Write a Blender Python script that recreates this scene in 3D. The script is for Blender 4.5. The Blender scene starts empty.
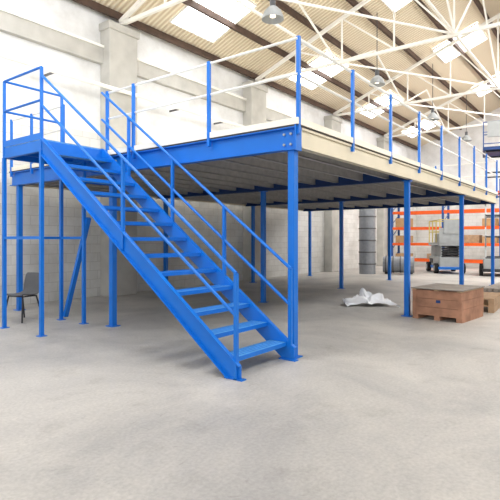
import bpy, bmesh, math, random
from mathutils import Vector, Matrix, noise
random.seed(4)
S=bpy.context.scene
COL=S.collection
def lin(c):
    return tuple(((x/255)/12.92 if x/255<=0.04045 else ((x/255+0.055)/1.055)**2.4) for x in c)+(1,)
# ---------------- materials
def mat(name,rgb,rough=0.5,metal=0.0,var=0.08,scale=6.0,bump=0.0,emis=0,emc=None):
    m=bpy.data.materials.new(name); m.use_nodes=True
    nt=m.node_tree; b=nt.nodes['Principled BSDF']
    b.inputs['Roughness'].default_value=rough; b.inputs['Metallic'].default_value=metal
    tc=nt.nodes.new('ShaderNodeTexCoord'); n=nt.nodes.new('ShaderNodeTexNoise')
    n.inputs['Scale'].default_value=scale; n.inputs['Detail'].default_value=6
    nt.links.new(tc.outputs['Object'],n.inputs['Vector'])
    r=nt.nodes.new('ShaderNodeValToRGB'); c=lin(rgb)
    r.color_ramp.elements[0].position=0.3; r.color_ramp.elements[1].position=0.7
    r.color_ramp.elements[0].color=tuple(x*(1-var) for x in c[:3])+(1,)
    r.color_ramp.elements[1].color=tuple(min(1,x*(1+var)) for x in c[:3])+(1,)
    nt.links.new(n.outputs['Fac'],r.inputs['Fac']); nt.links.new(r.outputs['Color'],b.inputs['Base Color'])
    if bump:
        bp=nt.nodes.new('ShaderNodeBump'); bp.inputs['Strength'].default_value=bump; bp.inputs['Distance'].default_value=0.02
        nt.links.new(n.outputs['Fac'],bp.inputs['Height']); nt.links.new(bp.outputs['Normal'],b.inputs['Normal'])
    if emis:
        b.inputs['Emission Color'].default_value=lin(emc or rgb); b.inputs['Emission Strength'].default_value=emis
    return m
BLUE=mat('blue_paint',(0,108,204),0.4,0,0.06,3)
TREAD=mat('tread_paint_worn',(84,150,206),0.45,0,0.2,14)
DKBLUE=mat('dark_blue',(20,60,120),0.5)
CREAM=mat('cream_steel',(218,208,184),0.5,0,0.05,2)
WHITE=mat('white_board',(240,234,218),0.6,0,0.03,3)
GALV=mat('galvanised',(96,96,98),0.45,0.2,0.12,9)
JOIST=mat('joist_steel',(176,174,172),0.5,0.1,0.12,9)
DUCT=mat('duct_silver',(146,150,156),0.38,0.25,0.1,9)
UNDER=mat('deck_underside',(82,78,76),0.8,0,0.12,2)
RAIL=mat('pale_rail',(226,226,222),0.35,0.1,0.05,6)
PURLIN=mat('purlin_brown',(80,62,52),0.8,0,0.2,5)
TRUSS=mat('white_truss_paint',(248,246,240),0.5,0,0.04,3)
CONC=mat('concrete_pilaster',(188,186,180),0.85,0,0.12,2.2,0.2)
ORANGE=mat('rack_orange',(240,96,24),0.45)
RACKB=mat('rack_blue',(40,84,150),0.5)
WOOD=mat('crate_wood',(166,122,98),0.8,0,0.3,4,0.2)
WOOD2=mat('pallet_wood',(176,146,116),0.75,0,0.2,7,0.2)
PLY=mat('ply_grey',(150,142,134),0.8,0,0.15,5)
DARK=mat('dark_metal',(50,50,54),0.5,0.3)
RUB=mat('rubber',(28,28,30),0.8)
GREY=mat('grey_plastic',(84,86,90),0.5)
CARD=mat('cardboard',(186,150,108),0.85,0,0.12,4)
LGREY=mat('machine_grey',(164,168,170),0.5)
YEL=mat('machine_yellow',(200,180,90),0.5)
SKYL=mat('skylight_glazing',(255,255,255),0.3,0,0.0,3,0,9.0,(250,252,255))
BULB=mat('lamp_bulb',(255,240,220),0.3,0,0.0,3,0,1.5)
SHEET=mat('polythene',(236,238,242),0.3,0,0.03,8)
def floor_mat():
    m=bpy.data.materials.new('concrete_floor'); m.use_nodes=True; nt=m.node_tree; b=nt.nodes['Principled BSDF']
    tc=nt.nodes.new('ShaderNodeTexCoord')
    def N(sc,det,ro,dist=0):
        n=nt.nodes.new('ShaderNodeTexNoise'); n.inputs['Scale'].default_value=sc; n.inputs['Detail'].default_value=det; n.inputs['Roughness'].default_value=ro; n.inputs['Distortion'].default_value=dist
        nt.links.new(tc.outputs['Object'],n.inputs['Vector']); return n
    def R(n,p0,p1,c0,c1):
        r=nt.nodes.new('ShaderNodeValToRGB'); r.color_ramp.elements[0].position=p0; r.color_ramp.elements[1].position=p1
        r.color_ramp.elements[0].color=c0; r.color_ramp.elements[1].color=c1; nt.links.new(n.outputs['Fac'],r.inputs['Fac']); return r
    def MX(t,f,a,c):
        m_=nt.nodes.new('ShaderNodeMixRGB'); m_.blend_type=t; m_.inputs['Fac'].default_value=f
        nt.links.new(a,m_.inputs['Color1']); nt.links.new(c,m_.inputs['Color2']); return m_.outputs['Color']
    c=R(N(0.6,10,0.64,0.6),0.34,0.64,lin((158,156,154)),lin((190,186,180))).outputs['Color']
    c=MX('OVERLAY',0.3,c,N(34,5,0.6).outputs['Fac'])
    c=MX('MULTIPLY',1,c,R(N(2.0,9,0.72),0.54,0.74,(1,1,1,1),(0.76,0.75,0.73,1)).outputs['Color'])
    c=MX('MULTIPLY',1,c,R(N(9,6,0.7,0.5),0.62,0.72,(1,1,1,1),(0.8,0.79,0.78,1)).outputs['Color'])
    nt.links.new(c,b.inputs['Base Color'])
    b.inputs['Roughness'].default_value=0.5
    return m
def brick_mat(name,axis):
    m=bpy.data.materials.new(name); m.use_nodes=True; nt=m.node_tree; b=nt.nodes['Principled BSDF']
    tc=nt.nodes.new('ShaderNodeTexCoord'); sp=nt.nodes.new('ShaderNodeSeparateXYZ'); cb=nt.nodes.new('ShaderNodeCombineXYZ')
    nt.links.new(tc.outputs['Object'],sp.inputs[0]); nt.links.new(sp.outputs[axis],cb.inputs[0]); nt.links.new(sp.outputs[2],cb.inputs[1])
    br=nt.nodes.new('ShaderNodeTexBrick'); br.inputs['Scale'].default_value=1.0
    br.inputs['Brick Width'].default_value=0.45; br.inputs['Row Height'].default_value=0.225; br.inputs['Mortar Size'].default_value=0.007
    br.inputs['Color1'].default_value=lin((228,228,226)); br.inputs['Color2'].default_value=lin((219,219,217)); br.inputs['Mortar'].default_value=lin((202,201,198))
    nt.links.new(cb.outputs[0],br.inputs['Vector'])
    gt=nt.nodes.new('ShaderNodeMath'); gt.operation='GREATER_THAN'; gt.inputs[1].default_value=4.2; nt.links.new(sp.outputs[2],gt.inputs[0])
    pm=nt.nodes.new('ShaderNodeMixRGB'); nt.links.new(gt.outputs[0],pm.inputs['Fac']); nt.links.new(br.outputs['Color'],pm.inputs['Color1']); pm.inputs['Color2'].default_value=lin((234,235,236))
    n=nt.nodes.new('ShaderNodeTexNoise'); n.inputs['Scale'].default_value=0.9; n.inputs['Detail'].default_value=8; n.inputs['Roughness'].default_value=0.65
    nt.links.new(tc.outputs['Object'],n.inputs['Vector'])
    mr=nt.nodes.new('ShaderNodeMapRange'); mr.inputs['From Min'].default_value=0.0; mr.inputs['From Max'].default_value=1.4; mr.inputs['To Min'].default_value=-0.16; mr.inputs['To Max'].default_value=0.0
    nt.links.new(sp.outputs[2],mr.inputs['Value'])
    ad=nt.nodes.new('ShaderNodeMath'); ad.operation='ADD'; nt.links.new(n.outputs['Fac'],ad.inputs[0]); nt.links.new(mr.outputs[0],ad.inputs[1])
    r=nt.nodes.new('ShaderNodeValToRGB'); r.color_ramp.elements[0].position=0.28;r.color_ramp.elements[1].position=0.58
    r.color_ramp.elements[0].color=(0.7,0.69,0.67,1); r.color_ramp.elements[1].color=(1,1,1,1)
    nt.links.new(ad.outputs[0],r.inputs['Fac'])
    mx=nt.nodes.new('ShaderNodeMixRGB'); mx.blend_type='MULTIPLY'; mx.inputs['Fac'].default_value=0.85
    nt.links.new(pm.outputs['Color'],mx.inputs['Color1']); nt.links.new(r.outputs['Color'],mx.inputs['Color2'])
    nt.links.new(mx.outputs['Color'],b.inputs['Base Color']); b.inputs['Roughness'].default_value=0.8
    return m
def roof_mat():
    m=bpy.data.materials.new('corrugated_roof'); m.use_nodes=True; nt=m.node_tree; b=nt.nodes['Principled BSDF']
    tc=nt.nodes.new('ShaderNodeTexCoord')
    w=nt.nodes.new('ShaderNodeTexWave'); w.bands_direction='X'; w.inputs['Scale'].default_value=2.1
    nt.links.new(tc.outputs['Object'],w.inputs['Vector'])
    r=nt.nodes.new('ShaderNodeValToRGB'); r.color_ramp.elements[0].color=lin((208,190,162)); r.color_ramp.elements[1].color=lin((240,230,208))
    nt.links.new(w.outputs['Fac'],r.inputs['Fac']); nt.links.new(r.outputs['Color'],b.inputs['Base Color'])
    bp=nt.nodes.new('ShaderNodeBump'); bp.inputs['Distance'].default_value=0.05; bp.inputs['Strength'].default_value=0.6
    nt.links.new(w.outputs['Fac'],bp.inputs['Height']); nt.links.new(bp.outputs['Normal'],b.inputs['Normal'])
    b.inputs['Roughness'].default_value=0.8
    return m
# ---------------- mesh builder
class MB:
    def __init__(s): s.v=[];s.f=[];s.mi=[];s.ms=[]
    def m(s,mt):
        if mt not in s.ms: s.ms.append(mt)
        return s.ms.index(mt)
    def add(s,vs,fs,mt):
        o=len(s.v); s.v+= [tuple(v) for v in vs]; k=s.m(mt)
        for f in fs: s.f.append([i+o for i in f]); s.mi.append(k)
    def box(s,lo,hi,mt):
        x0,y0,z0=lo;x1,y1,z1=hi
        s.add([(x0,y0,z0),(x1,y0,z0),(x1,y1,z0),(x0,y1,z0),(x0,y0,z1),(x1,y0,z1),(x1,y1,z1),(x0,y1,z1)],
          [(0,3,2,1),(4,5,6,7),(0,1,5,4),(1,2,6,5),(2,3,7,6),(3,0,4,7)],mt)
    def beam(s,p0,p1,w,h,mt):
        p0=Vector(p0);p1=Vector(p1);d=(p1-p0).normalized()
        up=Vector((0,0,1)) if abs(d.z)<0.99 else Vector((0,1,0))
        sd=d.cross(up).normalized(); u=sd.cross(d).normalized()
        vs=[]
        for p in (p0,p1):
            for a,b in ((-1,-1),(1,-1),(1,1),(-1,1)): vs.append(p+sd*a*w/2+u*b*h/2)
        s.add(vs,[(0,3,2,1),(4,5,6,7),(0,1,5,4),(1,2,6,5),(2,3,7,6),(3,0,4,7)],mt)
    def tube(s,p0,p1,r,mt,n=10,r2=None,cap=True):
        p0=Vector(p0);p1=Vector(p1);d=(p1-p0).normalized(); r2=r if r2 is None else r2
        up=Vector((0,0,1)) if abs(d.z)<0.99 else Vector((0,1,0))
        sd=d.cross(up).normalized(); u=sd.cross(d).normalized(); vs=[]
        for p,rr in ((p0,r),(p1,r2)):
            for i in range(n):
                t=2*math.pi*i/n; vs.append(p+sd*math.cos(t)*rr+u*math.sin(t)*rr)
        fs=[(i,(i+1)%n,n+(i+1)%n,n+i) for i in range(n)]
        if cap: fs+= [tuple(range(n-1,-1,-1)),tuple(range(n,2*n))]
        s.add(vs,fs,mt)
    def extr(s,poly,axis,a0,a1,mt):
        n=len(poly);vs=[]
        for a in (a0,a1):
            for p in poly:
                vs.append((a,p[0],p[1]) if axis==0 else (p[0],a,p[1]))
        fs=[tuple(range(n)),tuple(range(2*n-1,n-1,-1))]+[(i,(i+1)%n,n+(i+1)%n,n+i) for i in range(n)]
        s.add(vs,fs,mt)
    def ibeam(s,axis,c,lo,hi,z0,z1,fw,mt,t=0.015):
        if axis==1:
            s.box((c-t/2,lo,z0),(c+t/2,hi,z1),mt); s.box((c-fw/2,lo,z0),(c+fw/2,hi,z0+t),mt); s.box((c-fw/2,lo,z1-t),(c+fw/2,hi,z1),mt)
        else:
            s.box((lo,c-t/2,z0),(hi,c+t/2,z1),mt); s.box((lo,c-fw/2,z0),(hi,c+fw/2,z0+t),mt); s.box((lo,c-fw/2,z1-t),(hi,c+fw/2,z1),mt)
    def done(s,name,parent=None,loc=None,rotz=0,bevel=0):
        me=bpy.data.meshes.new(name); me.from_pydata(s.v,[],s.f)
        for mt in s.ms: me.materials.append(mt)
        me.polygons.foreach_set('material_index',s.mi)
        bm=bmesh.new(); bm.from_mesh(me); bmesh.ops.recalc_face_normals(bm,faces=bm.faces); bm.to_mesh(me); bm.free()
        o=bpy.data.objects.new(name,me); COL.objects.link(o)
        if parent: o.parent=parent
        if loc: o.location=loc
        o.rotation_euler[2]=rotz
        if bevel:
            b=o.modifiers.new('bevel','BEVEL'); b.width=bevel; b.segments=2
        return o
def empty(name,loc=(0,0,0),rotz=0):
    e=bpy.data.objects.new(name,None); COL.objects.link(e); e.location=loc; e.rotation_euler[2]=rotz; return e

# ================= ROOM
X0,X1=-12,27; YL=7.5; RY=-3.0; EZ=7.4; RZ=11.45; YR=-13.5
b=MB(); b.box((X0,YR,-0.1),(X1,YL,0),floor_mat()); b.done('floor')
b=MB(); b.box((X0,YL,0),(X1,YL+0.25,EZ+0.1),brick_mat('painted_block_l',0)); b.done('wall_left')
bk=brick_mat('painted_block_b',1)
b=MB(); b.extr([(YR,0),(YL,0),(YL,EZ),(RY,RZ),(YR,EZ)],0,X1,X1+0.25,bk); b.done('wall_back')
b=MB(); b.box((X0,YR-0.25,0),(X1,YR,EZ+0.1),brick_mat('painted_block_r',0)); b.done('wall_right')
for i,x in enumerate((-3,3,9,15,21)):
    b=MB(); b.box((x-0.45,YL-0.4,0),(x+0.45,YL,7.0),CONC); b.box((x-0.5,YL-0.45,6.85),(x+0.5,YL,7.05),CONC)
    b.done('trim_%d'%(i+1),bevel=0.02)
b=MB(); b.box((X0,YL-0.14,6.0),(X1,YL,6.4),CONC); b.box((X0,YL-0.18,6.4),(X1,YL,6.46),TRUSS); b.done('trim_6')
b=MB(); b.tube((X0,YL-0.5,5.3),(X1,YL-0.5,5.3),0.05,TRUSS)
for i in range(-11,26,2): b.beam((i,YL-0.5,5.3),(i,YL,5.3),0.03,0.05,GALV)
b.done('wall_pipe')
rm=roof_mat()
sl=(RZ-EZ)/(YL-RY)
def rz(y): return RZ-sl*abs(y-RY)
b=MB()
b.extr([(YL+0.3,rz(YL+0.3)),(RY,RZ),(RY,RZ+0.1),(YL+0.3,rz(YL+0.3)+0.1)],0,X0,X1+0.2,rm)
b.extr([(YR-0.3,rz(YR-0.3)),(RY,RZ),(RY,RZ+0.1),(YR-0.3,rz(YR-0.3)+0.1)],0,X0,X1+0.2,rm)
b.done('ceiling')
k=1
def skylight(x,y,w=1.8,h=1.8):
    global k
    b=MB(); n=h/2*math.cos(math.atan(sl))
    p0=Vector((x,y-n,rz(y-n)-0.03)); p1=Vector((x,y+n,rz(y+n)-0.03))
    b.beam(p0,p1,w,0.03,SKYL)
    for dx in (-w/2,0,w/2):
        b.beam(p0+Vector((dx,0,-0.02)),p1+Vector((dx,0,-0.02)),0.05,0.06,TRUSS)
    for p in (p0,p1): b.beam(p+Vector((-w/2,0,-0.02)),p+Vector((w/2,0,-0.02)),0.05,0.06,TRUSS)
    b.done('window_%d'%k); k+=1
for x in (-6.7,-0.7,5.3,11.4,17.4,23.4): skylight(x,6.0)
for x in (-8,-2,4,10,16,22.4): skylight(x,2.0)
for x in (-5,1,7,13,19): skylight(x,-7.5,2.4,2.6)
b=MB()
y=YL-0.2
while y>YR:
    z=rz(y)-0.12
    b.beam((X0,y,z),(X1,y,z),0.09,0.18,PURLIN); y-=1.3
b.done('roof_purlins')
def truss(x):
    b=MB(); zb=7.15
    yl,yr=YL-0.25,YR+0.25
    for a,c in ((yl,RY),(RY,yr)):
        b.beam((x,a,rz(a)-0.3),(x,c,rz(c)-0.3),0.09,0.11,TRUSS)
    b.beam((x,yl,zb-0.02),(x,yr,zb-0.02),0.09,0.09,TRUSS)
    N=6
    for side in (1,-1):
        e=yl if side==1 else yr
        ys=[e+(RY-e)*i/N for i in range(N+1)]
        for i in range(1,N+1):
            b.beam((x,ys[i],zb),(x,ys[i],rz(ys[i])-0.3),0.045,0.045,TRUSS)
            b.beam((x,ys[i-1],rz(ys[i-1])-0.3) if i>1 else (x,ys[0],zb),(x,ys[i],zb) if i>1 else (x,ys[1],rz(ys[1])-0.3),0.05,0.05,TRUSS)
    b.done('roof_truss')
for x in (-9,-3,3,9,15,21): truss(x)
b=MB()
for yy in (4.0,0.4,-6.5):
    b.beam((X0,yy,7.15),(X1,yy,7.15),0.06,0.06,TRUSS)
for x in (-9,-3,3,9,15):
    for yy in (4.0,0.4,-3.0):
        b.beam((x,yy,7.15),(x+3,yy,rz(yy)-0.3),0.05,0.05,TRUSS); b.beam((x+6,yy,7.15),(x+3,yy,rz(yy)-0.3),0.05,0.05,TRUSS)
    b.beam((x,4.0,7.15),(x+6,0.4,7.15),0.05,0.05,TRUSS)
b.done('roof_bracing')
def pendant(x,y):
    e=empty('pendant_lamp',(x,y,6.6)); b=MB()
    top=rz(y)-6.6-0.05
    b.tube((0,0,0.45),(0,0,top),0.012,DARK,6)
    b.tube((0,0,0.28),(0,0,0.48),0.07,GREY,12)
    b.done('stem',e)
    b=MB(); prof=[(0.07,0.3),(0.12,0.27),(0.2,0.18),(0.25,0.06),(0.26,0.0)]
    for (r0,z0),(r1,z1) in zip(prof,prof[1:]): b.tube((0,0,z0),(0,0,z1),r0,LGREY,20,r1,False)
    b.done('shade',e)
    b=MB(); b.tube((0,0,0.06),(0,0,0.24),0.07,BULB,12,0.03); b.done('bulb',e)
for x in (-2,4.2,10.3,16.3,22): pendant(x,3.2)

# ================= MEZZANINE
mz=empty('mezzanine_platform')
L=12.0; W=7.0; DZ=3.0
CA=(0.0,4.1,8.1,11.9); CB=(0.0,3.4,6.7)
b=MB()
for a in CA:
    for c in CB:
        if a==0 and c==3.4: c=3.6
        s=0.046; b.box((a-s,c-s,0.0),(a+s,c+s,2.6),BLUE); b.box((a-0.09,c-0.09,0),(a+0.09,c+0.09,0.012),BLUE)
        b.box((a-0.08,c-0.08,2.588),(a+0.08,c+0.08,2.6),BLUE)
b.done('columns',mz)
b=MB()
for a in CA: b.ibeam(1,a,-0.07,W,2.6,2.88,0.12,BLUE if a==0 else DKBLUE)  # inner beams coloured darker to stand in for the shade under the deck
b.box((-0.075,-0.09,2.58),(0.06,-0.07,2.9),BLUE)
for z in (2.67,2.8):
    for y in (0.02,0.12,3.5,3.7): b.tube((-0.006,y,z),(-0.03,y,z),0.016,LGREY,8)
b.done('main_beams',mz)
b=MB(); y=0.36
while y<W:
    for (x0,x1) in ((0.01,4.09),(4.11,8.09),(8.11,11.89)):
        b.box((x0,y-0.006,2.66),(x1,y+0.006,2.87),JOIST); b.box((x0,y-0.006,2.66),(x1,y+0.07,2.67),JOIST)
    y+=0.55
b.done('joists',mz)
b=MB(); b.box((0.07,-0.075,2.62),(L+0.06,-0.06,2.88),CREAM); b.box((0.07,-0.06,2.62),(L+0.06,-0.0,2.63),CREAM); b.box((0.07,-0.095,2.85),(L+0.06,-0.06,2.88),CREAM); b.box((0.07,-0.095,2.62),(L+0.06,-0.06,2.64),CREAM)
b.box((0.07,W,2.62),(L+0.06,W+0.02,2.88),CREAM)
b.done('edge_channel',mz)
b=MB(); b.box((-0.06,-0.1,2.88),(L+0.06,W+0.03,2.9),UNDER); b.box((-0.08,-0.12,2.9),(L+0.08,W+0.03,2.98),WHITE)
b.done('deck',mz)
b=MB(); H=0.98
def post(x,y,h=H,z=2.78): b.box((x-0.022,y-0.022,z),(x+0.022,y+0.022,3.0+h),BLUE)
xs=[i*1.5 for i in range(9)]
for x in xs: post(x if x else -0.03,-0.1,H+0.01)
for y in (1.35,2.98,3.66,4.98,6.1,6.9): post(-0.07,y)
for y in (1.8,3.6,5.4,6.9): post(L,y)
for z in (3.96,3.52):
    b.tube((-0.04,-0.08,z),(L,-0.08,z),0.018,RAIL,8)
    b.tube((-0.05,-0.1,z),(-0.05,3.66,z),0.018,RAIL,8)
    b.tube((-0.05,4.98,z),(-0.05,6.9,z),0.018,RAIL,8)
    b.tube((L,-0.08,z),(L,6.9,z),0.018,RAIL,8)
b.done('guard_rail',mz)

# ================= STAIRCASE
st=empty('staircase')
AN,AF=-1.2,-0.16; g=0.285; r=3.0/14; k2=r/g
def nose(y): return r+k2*y
SD=0.24
b=MB()
def stringer(a,t):
    poly=[(-0.12,0),(-0.12,nose(-0.12)+0.03),((3.0-0.03-r)/k2,3.0),(3.75,3.0),(3.75,nose(3.75)-SD),((SD-r)/k2,0)]
    b.extr(poly,0,a-0.006,a+0.006,BLUE)
    s=1 if t>0 else -1
    for off in (0.03,-SD):
        y0=-0.12 if off>0 else (SD-r)/k2; y1=3.70
        p0=Vector((a+s*0.025,y0,max(0.006,nose(y0)+off))); p1=Vector((a+s*0.025,y1,min(3.0,nose(y1)+off)))
        b.beam(p0,p1,0.05,0.012,BLUE)
    b.box((a-0.03,-0.15,0),(a+0.05,0.09,0.012),BLUE)
stringer(AN,-1); stringer(AF,1)
b.done('stringers',st)
b=MB()
for i in range(1,14):
    z=r*i; y=(i-1)*g
    b.box((AN+0.01,y-0.01,z-0.03),(AF-0.01,y+0.23,z),TREAD)
    b.box((AN+0.01,y-0.016,z-0.045),(AF-0.01,y-0.004,z+0.002),BLUE)
    b.box((AN+0.01,y+0.225,z-0.045),(AF-0.01,y+0.235,z),BLUE)
    for q in range(1,5): b.box((AN+0.05,y+0.046*q-0.004,z),(AF-0.05,y+0.046*q+0.004,z+0.004),BLUE)
b.done('treads',st)
b=MB()
def spost(a,y,h=0.95): b.box((a-0.02,y-0.02,max(0,nose(y)-0.22)),(a+0.02,y+0.02,nose(y)+h),BLUE)
for y in (-0.06,1.8): spost(AN-0.01,y)
for y in (-0.06,1.0,2.0,3.0): spost(AF+0.01,y)
for a in (AN-0.01,AF+0.01):
    for h in (0.95,0.5):
        y1=3.7
        b.tube((a,-0.06,nose(-0.06)+h),(a,y1,nose(y1)+h),0.02,BLUE,10)
b.done('handrails',st)
LN0,LN1=3.75,4.9
b=MB()
b.box((AN,LN0-0.04,2.97),(-0.13,LN1,3.0),TREAD)
b.box((AN-0.01,LN0-0.05,2.82),(AN+0.05,LN1+0.02,2.985),BLUE)
b.box((AN,LN1,2.82),(-0.13,LN1+0.05,2.985),BLUE); b.box((AN,LN0-0.06,2.82),(-0.13,LN0-0.04,2.975),BLUE)
b.box((-0.19,LN0-0.05,2.82),(-0.13,LN1+0.02,2.98),BLUE)
for y in (4.1,4.5): b.box((AN+0.05,y,2.85),(-0.19,y+0.03,2.97),BLUE)
b.done('landing',st)
b=MB()
P=[(AN,LN0),(AN,LN1),(-0.16,LN1),(-0.16,4.2)]
for i,(x,y) in enumerate(P):
    b.box((x-0.027,y-0.027,0),(x+0.027,y+0.027,2.83),BLUE); b.box((x-0.06,y-0.06,0),(x+0.06,y+0.06,0.01),BLUE)
z=1.5
b.beam((AN,LN1,z),(-0.16,LN1,z),0.035,0.045,BLUE); b.beam((-0.16,4.2,z),(-0.16,LN1,z),0.035,0.045,BLUE); b.beam((AN,LN0,z),(AN,LN1,z),0.035,0.045,BLUE)
b.beam((-0.1,4.86,0.06),(-0.1,4.15,1.85),0.08,0.06,BLUE)
b.done('landing_legs',st)
b=MB()
for (x,y) in ((AN,LN0),(AN,LN1),(-0.55,LN1),(-0.15,LN1)):
    b.box((x-0.02,y-0.02,2.85),(x+0.02,y+0.02,4.1),BLUE)
for z in (4.1,3.6):
    b.tube((AN,LN0,z),(AN,LN1,z),0.02,BLUE,10); b.tube((AN,LN1,z),(-0.15,LN1,z),0.02,BLUE,10)
b.box((AN-0.015,LN0,3.0),(AN-0.005,LN1,3.1),BLUE)
b.done('landing_rail',st)

# ================= CHAIR
ch=empty('plastic_chair',(-0.62,5.4,0),math.radians(-75)); ch.scale=(1.05,1.05,1.05)
b=MB()
n=8; vs=[];pr=[(-0.22,0.44),(-0.2,0.455),(0,0.43),(0.17,0.44),(0.22,0.5),(0.25,0.62),(0.29,0.82)]
for (y,z) in pr:
    for i in range(n+1):
        x=-0.21+0.42*i/n; c=(abs(x)/0.21)**2
        w=0.92 if z>0.7 else 1
        vs.append((x*w, y-(0.03*c if z>0.5 else 0), z+(0.015*c if z<0.5 else 0)))
fs=[(j*(n+1)+i,j*(n+1)+i+1,(j+1)*(n+1)+i+1,(j+1)*(n+1)+i) for j in range(len(pr)-1) for i in range(n)]
b.add(vs,fs,GREY); o=b.done('seat_shell',ch); m=o.modifiers.new('s','SOLIDIFY'); m.thickness=0.015
m=o.modifiers.new('ss','SUBSURF'); m.levels=2; m.render_levels=2
b=MB()
for sx in (-1,1):
    b.tube((sx*0.16,-0.15,0.44),(sx*0.22,-0.22,0),0.014,DARK,8); b.tube((sx*0.16,0.14,0.43),(sx*0.22,0.24,0),0.014,DARK,8)
    b.tube((sx*0.16,-0.15,0.43),(sx*0.16,0.14,0.425),0.012,DARK,8)
b.tube((-0.16,-0.15,0.43),(0.16,-0.15,0.43),0.012,DARK,8);b.tube((-0.16,0.14,0.425),(0.16,0.14,0.425),0.012,DARK,8)
b.done('legs',ch)

# ================= CRATE
cr=empty('wooden_crate',(3.95,-0.16,0),math.radians(-6))
b=MB(); w=0.9;d=1.1;h=0.46
for i in range(3):
    z0=0.08+i*0.155
    for (x0,x1) in ((0,0.02),(d-0.02,d)): b.box((x0,-w,z0),(x1,0,z0+0.15),WOOD)
    for (y0,y1) in ((-w,-w+0.02),(-0.02,0)): b.box((0.02,y0,z0),(d-0.02,y1,z0+0.15),WOOD)
for y in (-w+0.0,-0.06):
    b.box((-0.016,y,0.08),(0,y+0.06,h+0.075),WOOD); b.box((d,y,0.08),(d+0.016,y+0.06,h+0.075),WOOD)
for y in (-w,-w/2-0.04,-0.08): b.box((-0.02,y,h+0.075),(d+0.03,y+0.08,h+0.1),WOOD2)
for i in range(8): b.box((-0.04+i*0.15,-w-0.02,h+0.1),(-0.04+i*0.15+0.12,0.02,h+0.118),PLY)
for y in (-w,-w/2-0.05,-0.1): b.box((0,y,0),(d,y+0.1,0.08),WOOD)
b.done('boards',cr)
b=MB(); b.box((-0.006,-0.52,0.32),(-0.001,-0.44,0.37),DKBLUE); b.done('label',cr)

def pallet(name,x,y,z,rot,n=1):
    e=empty(name,(x,y,z),rot)
    for q in range(n):
        b=MB(); zz=q*0.145
        for yy in (0,0.45,0.9): b.box((0,yy,zz+0.02),(1.2,yy+0.1,zz+0.12),WOOD2); b.box((0,yy,zz),(1.2,yy+0.1,zz+0.02),WOOD2)
        for i in range(7): b.box((i*0.18,0,zz+0.12),(i*0.18+0.12,1.0,zz+0.143),WOOD2)
        b.done('slats_%d'%(q+1),e)
pallet('wooden_pallet',5.5,-1.25,0,0.06,2)
b=MB()
for i in range(7):
    b.beam((8.4+0.05*i,-0.35-0.13*i,0.05),(11.3+0.1*(i%3),-0.4-0.13*i,0.05),0.11,0.1,WOOD2)
for i in range(5):
    b.beam((8.6+0.05*i,-0.42-0.13*i,0.15),(11.1+0.1*(i%3),-0.46-0.13*i,0.15),0.11,0.1,PLY)
b.done('timber_stack')

# ================= POLYTHENE
N=40; vs=[];fs=[]
for j in range(N+1):
    for i in range(N+1):
        x=(i/N-0.5)*1.05; y=(j/N-0.5)*0.75; rr=math.hypot(x/0.55,y/0.4)
        q=Vector((x*4,y*4,1.3)); hh=max(0,1-rr*0.75)*0.16+abs(noise.noise(q*1.6))*0.34*max(0,1.05-rr*0.7)
        hh+=abs(noise.noise(q*3.6))*0.1*max(0.2,1-rr*.6)
        vs.append((x+noise.noise(q*0.9+Vector((5,0,0)))*0.25,y+noise.noise(q*0.9+Vector((0,9,0)))*0.25,hh+0.004))
for j in range(N):
    for i in range(N): fs.append((j*(N+1)+i,j*(N+1)+i+1,(j+1)*(N+1)+i+1,(j+1)*(N+1)+i))
b=MB(); b.add(vs,fs,SHEET); o=b.done('crumpled_plastic_sheet',None,(5.15,1.3,0),math.radians(-55))

# ================= RACKS
rk=empty('pallet_rack',(21.0,0,0))
b=MB(); ys=[6.8,4.1,1.4,-1.3,-4.0]
for y in ys:
    for x in (0,1.0): b.box((x-0.05,y-0.05,0),(x+0.05,y+0.05,4.4),RACKB)
    for i in range(6):
        b.beam((0,y,0.2+i*0.7),(1.0,y,0.2+(i+1)*0.65),0.03,0.03,RACKB)
b.done('uprights',rk)
b=MB()
for y0,y1 in zip(ys,ys[1:]):
    for z in (0.35,1.2,2.05,2.9,3.75):
        for x in (-0.03,1.03): b.box((x-0.025,y1+0.05,z-0.07),(x+0.025,y0-0.05,z+0.07),ORANGE)
b.done('shelf_beams',rk)
b=MB()
for y0,y1 in zip(ys,ys[1:]):
    for z in (0.43,1.28,2.13):
        yy=y1+0.15
        while yy<y0-0.8:
            if random.random()<0.4:
                hh=random.uniform(0.25,0.5); b.box((0.1,yy,z),(0.9,yy+0.7,z+hh),random.choice([CARD,LGREY,CARD,WOOD2]))
            yy+=0.85
b.done('stored_boxes',rk)
# ================= DUCTS
e=empty('ventilation_duct',(14.4,5.35,0))
b=MB(); b.tube((0,0,0.0),(0,0,3.4),0.34,DUCT,28)
for z in (0.4,0.9,1.4,1.9,2.4,2.9): b.tube((0,0,z),(0,0,z+0.05),0.365,GALV,28)
b.tube((0,0,3.4),(0,0.7,4.0),0.34,DUCT,28)
b.done('riser',e)
b=MB(); b.tube((0.5,-0.5,0.4),(0.9,-1.7,0.4),0.34,DUCT,28)
for q in range(4): b.tube((0.53+q*.09,-0.6-q*.28,0.4),(0.545+q*.09,-0.65-q*.28,0.4),0.365,GALV,28)
b.box((0.3,-0.75,0),(0.85,-0.65,0.08),DARK); b.box((0.6,-1.55,0),(1.15,-1.45,0.08),DARK)
b.done('loose_section',e)

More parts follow.
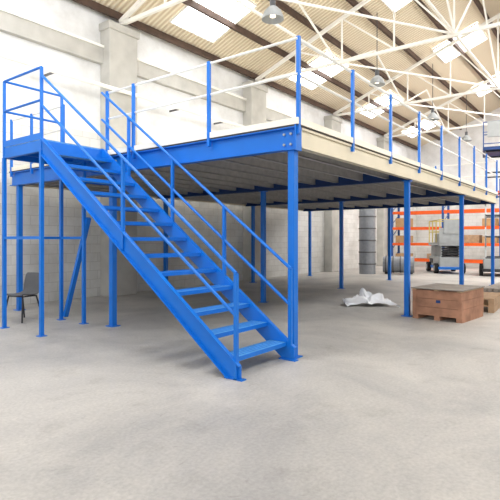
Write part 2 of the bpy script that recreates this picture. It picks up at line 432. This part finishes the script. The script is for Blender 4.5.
# ================= SCISSOR LIFTS
def lift(x,y,rot,pz,body,rail,n,sc=1.0,cb=None,low=False):
    e=empty('scissor_lift',(x,y,0),rot); e.scale=(sc,sc,1)
    cb=cb or body
    b=MB(); b.box((-1.1,-0.45,0.25),(1.1,0.45,0.7),cb); b.box((-1.15,-0.5,0.18),(1.15,0.5,0.3),BLUE if low else DARK); b.box((-0.9,-0.47,0.4),(-0.2,0.47,0.6),LGREY); b.box((0.3,-0.47,0.4),(0.9,0.47,0.6),DARK)
    b.done('chassis',e,bevel=0.02)
    b=MB()
    for sx in (-0.8,0.8):
        for sy in (-1,1): b.tube((sx,sy*0.46,0.22),(sx,sy*0.62,0.22),0.22,RUB,18); b.tube((sx,sy*0.62,0.22),(sx,sy*0.635,0.22),0.12,LGREY,12)
    b.done('wheels',e)
    b=MB(); dz=(pz-0.75)/n; hw=math.sqrt(max(0.1,1.0-(dz/2)**2)) if dz<1.9 else 0.4
    for sy in (-0.36,0.36):
        for i in range(n):
            z=0.7+i*dz
            b.beam((-hw,sy,z+0.03),(hw,sy,z+dz),0.06,0.1,LGREY); b.beam((hw,sy,z+0.03),(-hw,sy,z+dz),0.06,0.1,LGREY)
    for i in range(n+1):
        z=0.72+i*dz; b.tube((-hw,-0.36,z),(-hw,0.36,z),0.03,DARK,8); b.tube((hw,-0.36,z),(hw,0.36,z),0.03,DARK,8)
    b.done('scissor_arms',e)
    b=MB(); b.box((-1.15,-0.48,pz),(1.15,0.48,pz+0.12),body)
    for sx in (-1.12,-0.37,0.37,1.12):
        for sy in (-0.45,0.45): b.box((sx-0.02,sy-0.02,pz+0.1),(sx+0.02,sy+0.02,pz+1.1),rail)
    for z in (pz+0.6,pz+1.1):
        for sy in (-0.45,0.45): b.tube((-1.12,sy,z),(1.12,sy,z),0.02,rail,8)
        for sx in (-1.12,1.12): b.tube((sx,-0.45,z),(sx,0.45,z),0.02,rail,8)
    b.box((-1.2,-0.3,pz+0.5),(-1.1,0.3,pz+1.1),LGREY); b.box((-1.13,-0.46,pz+0.12),(1.13,-0.44,pz+0.3),rail)
    if low: b.box((-1.17,-0.48,pz+0.12),(-1.1,0.48,pz+0.75),LGREY); b.box((-0.9,-0.4,pz+0.12),(0.2,0.4,pz+0.5),LGREY)
    b.done('platform',e)
lift(17.4,3.0,math.radians(28),1.2,LGREY,YEL,4,1.0,LGREY,True)
lift(16.9,0.9,math.radians(12),5.0,DKBLUE,RACKB,5,0.9,LGREY)

# ================= LIGHT
w=bpy.data.worlds.new('sky'); S.world=w; w.use_nodes=True
w.node_tree.nodes['Background'].inputs[0].default_value=(0.95,0.97,1,1); w.node_tree.nodes['Background'].inputs[1].default_value=0.85
def area(name,loc,tgt,sx,sy,p,col=(1,1,1)):
    l=bpy.data.lights.new(name,'AREA'); l.shape='RECTANGLE'; l.size=sx; l.size_y=sy; l.energy=p; l.color=col
    o=bpy.data.objects.new(name,l); COL.objects.link(o); o.location=loc
    o.rotation_euler=(Vector(tgt)-Vector(loc)).to_track_quat('-Z','Y').to_euler()
area('rear_fill',(-10,-8,5),(3,2,1.5),8,6,460,(1,.99,.97))  # fill lamp added behind the camera, no door modelled
area('high_fill_a',(3,-6,8.5),(3,0,0),14,2,520,(1,.99,.97))  # added fill lamp beside the mezzanine, not a roof fitting
area('high_fill_b',(18,-3,7),(18,3,0),10,4,1300,(1,.96,.9))  # added lamp to brighten the far end of the hall
area('high_fill_c',(-4,2,7),(0,7.5,4),6,4,380)  # added fill lamp aimed at the left wall
# ================= CAMERA
c=bpy.data.cameras.new('camera'); co=bpy.data.objects.new('camera',c); COL.objects.link(co)
c.lens=490/500*36; c.sensor_width=36; c.shift_y=-0.022; c.clip_end=200
co.location=(-5.22,-3.29,1.48); co.rotation_euler=(math.radians(90),0,math.radians(37.23-90)); S.camera=co
S.view_settings.view_transform='Standard'
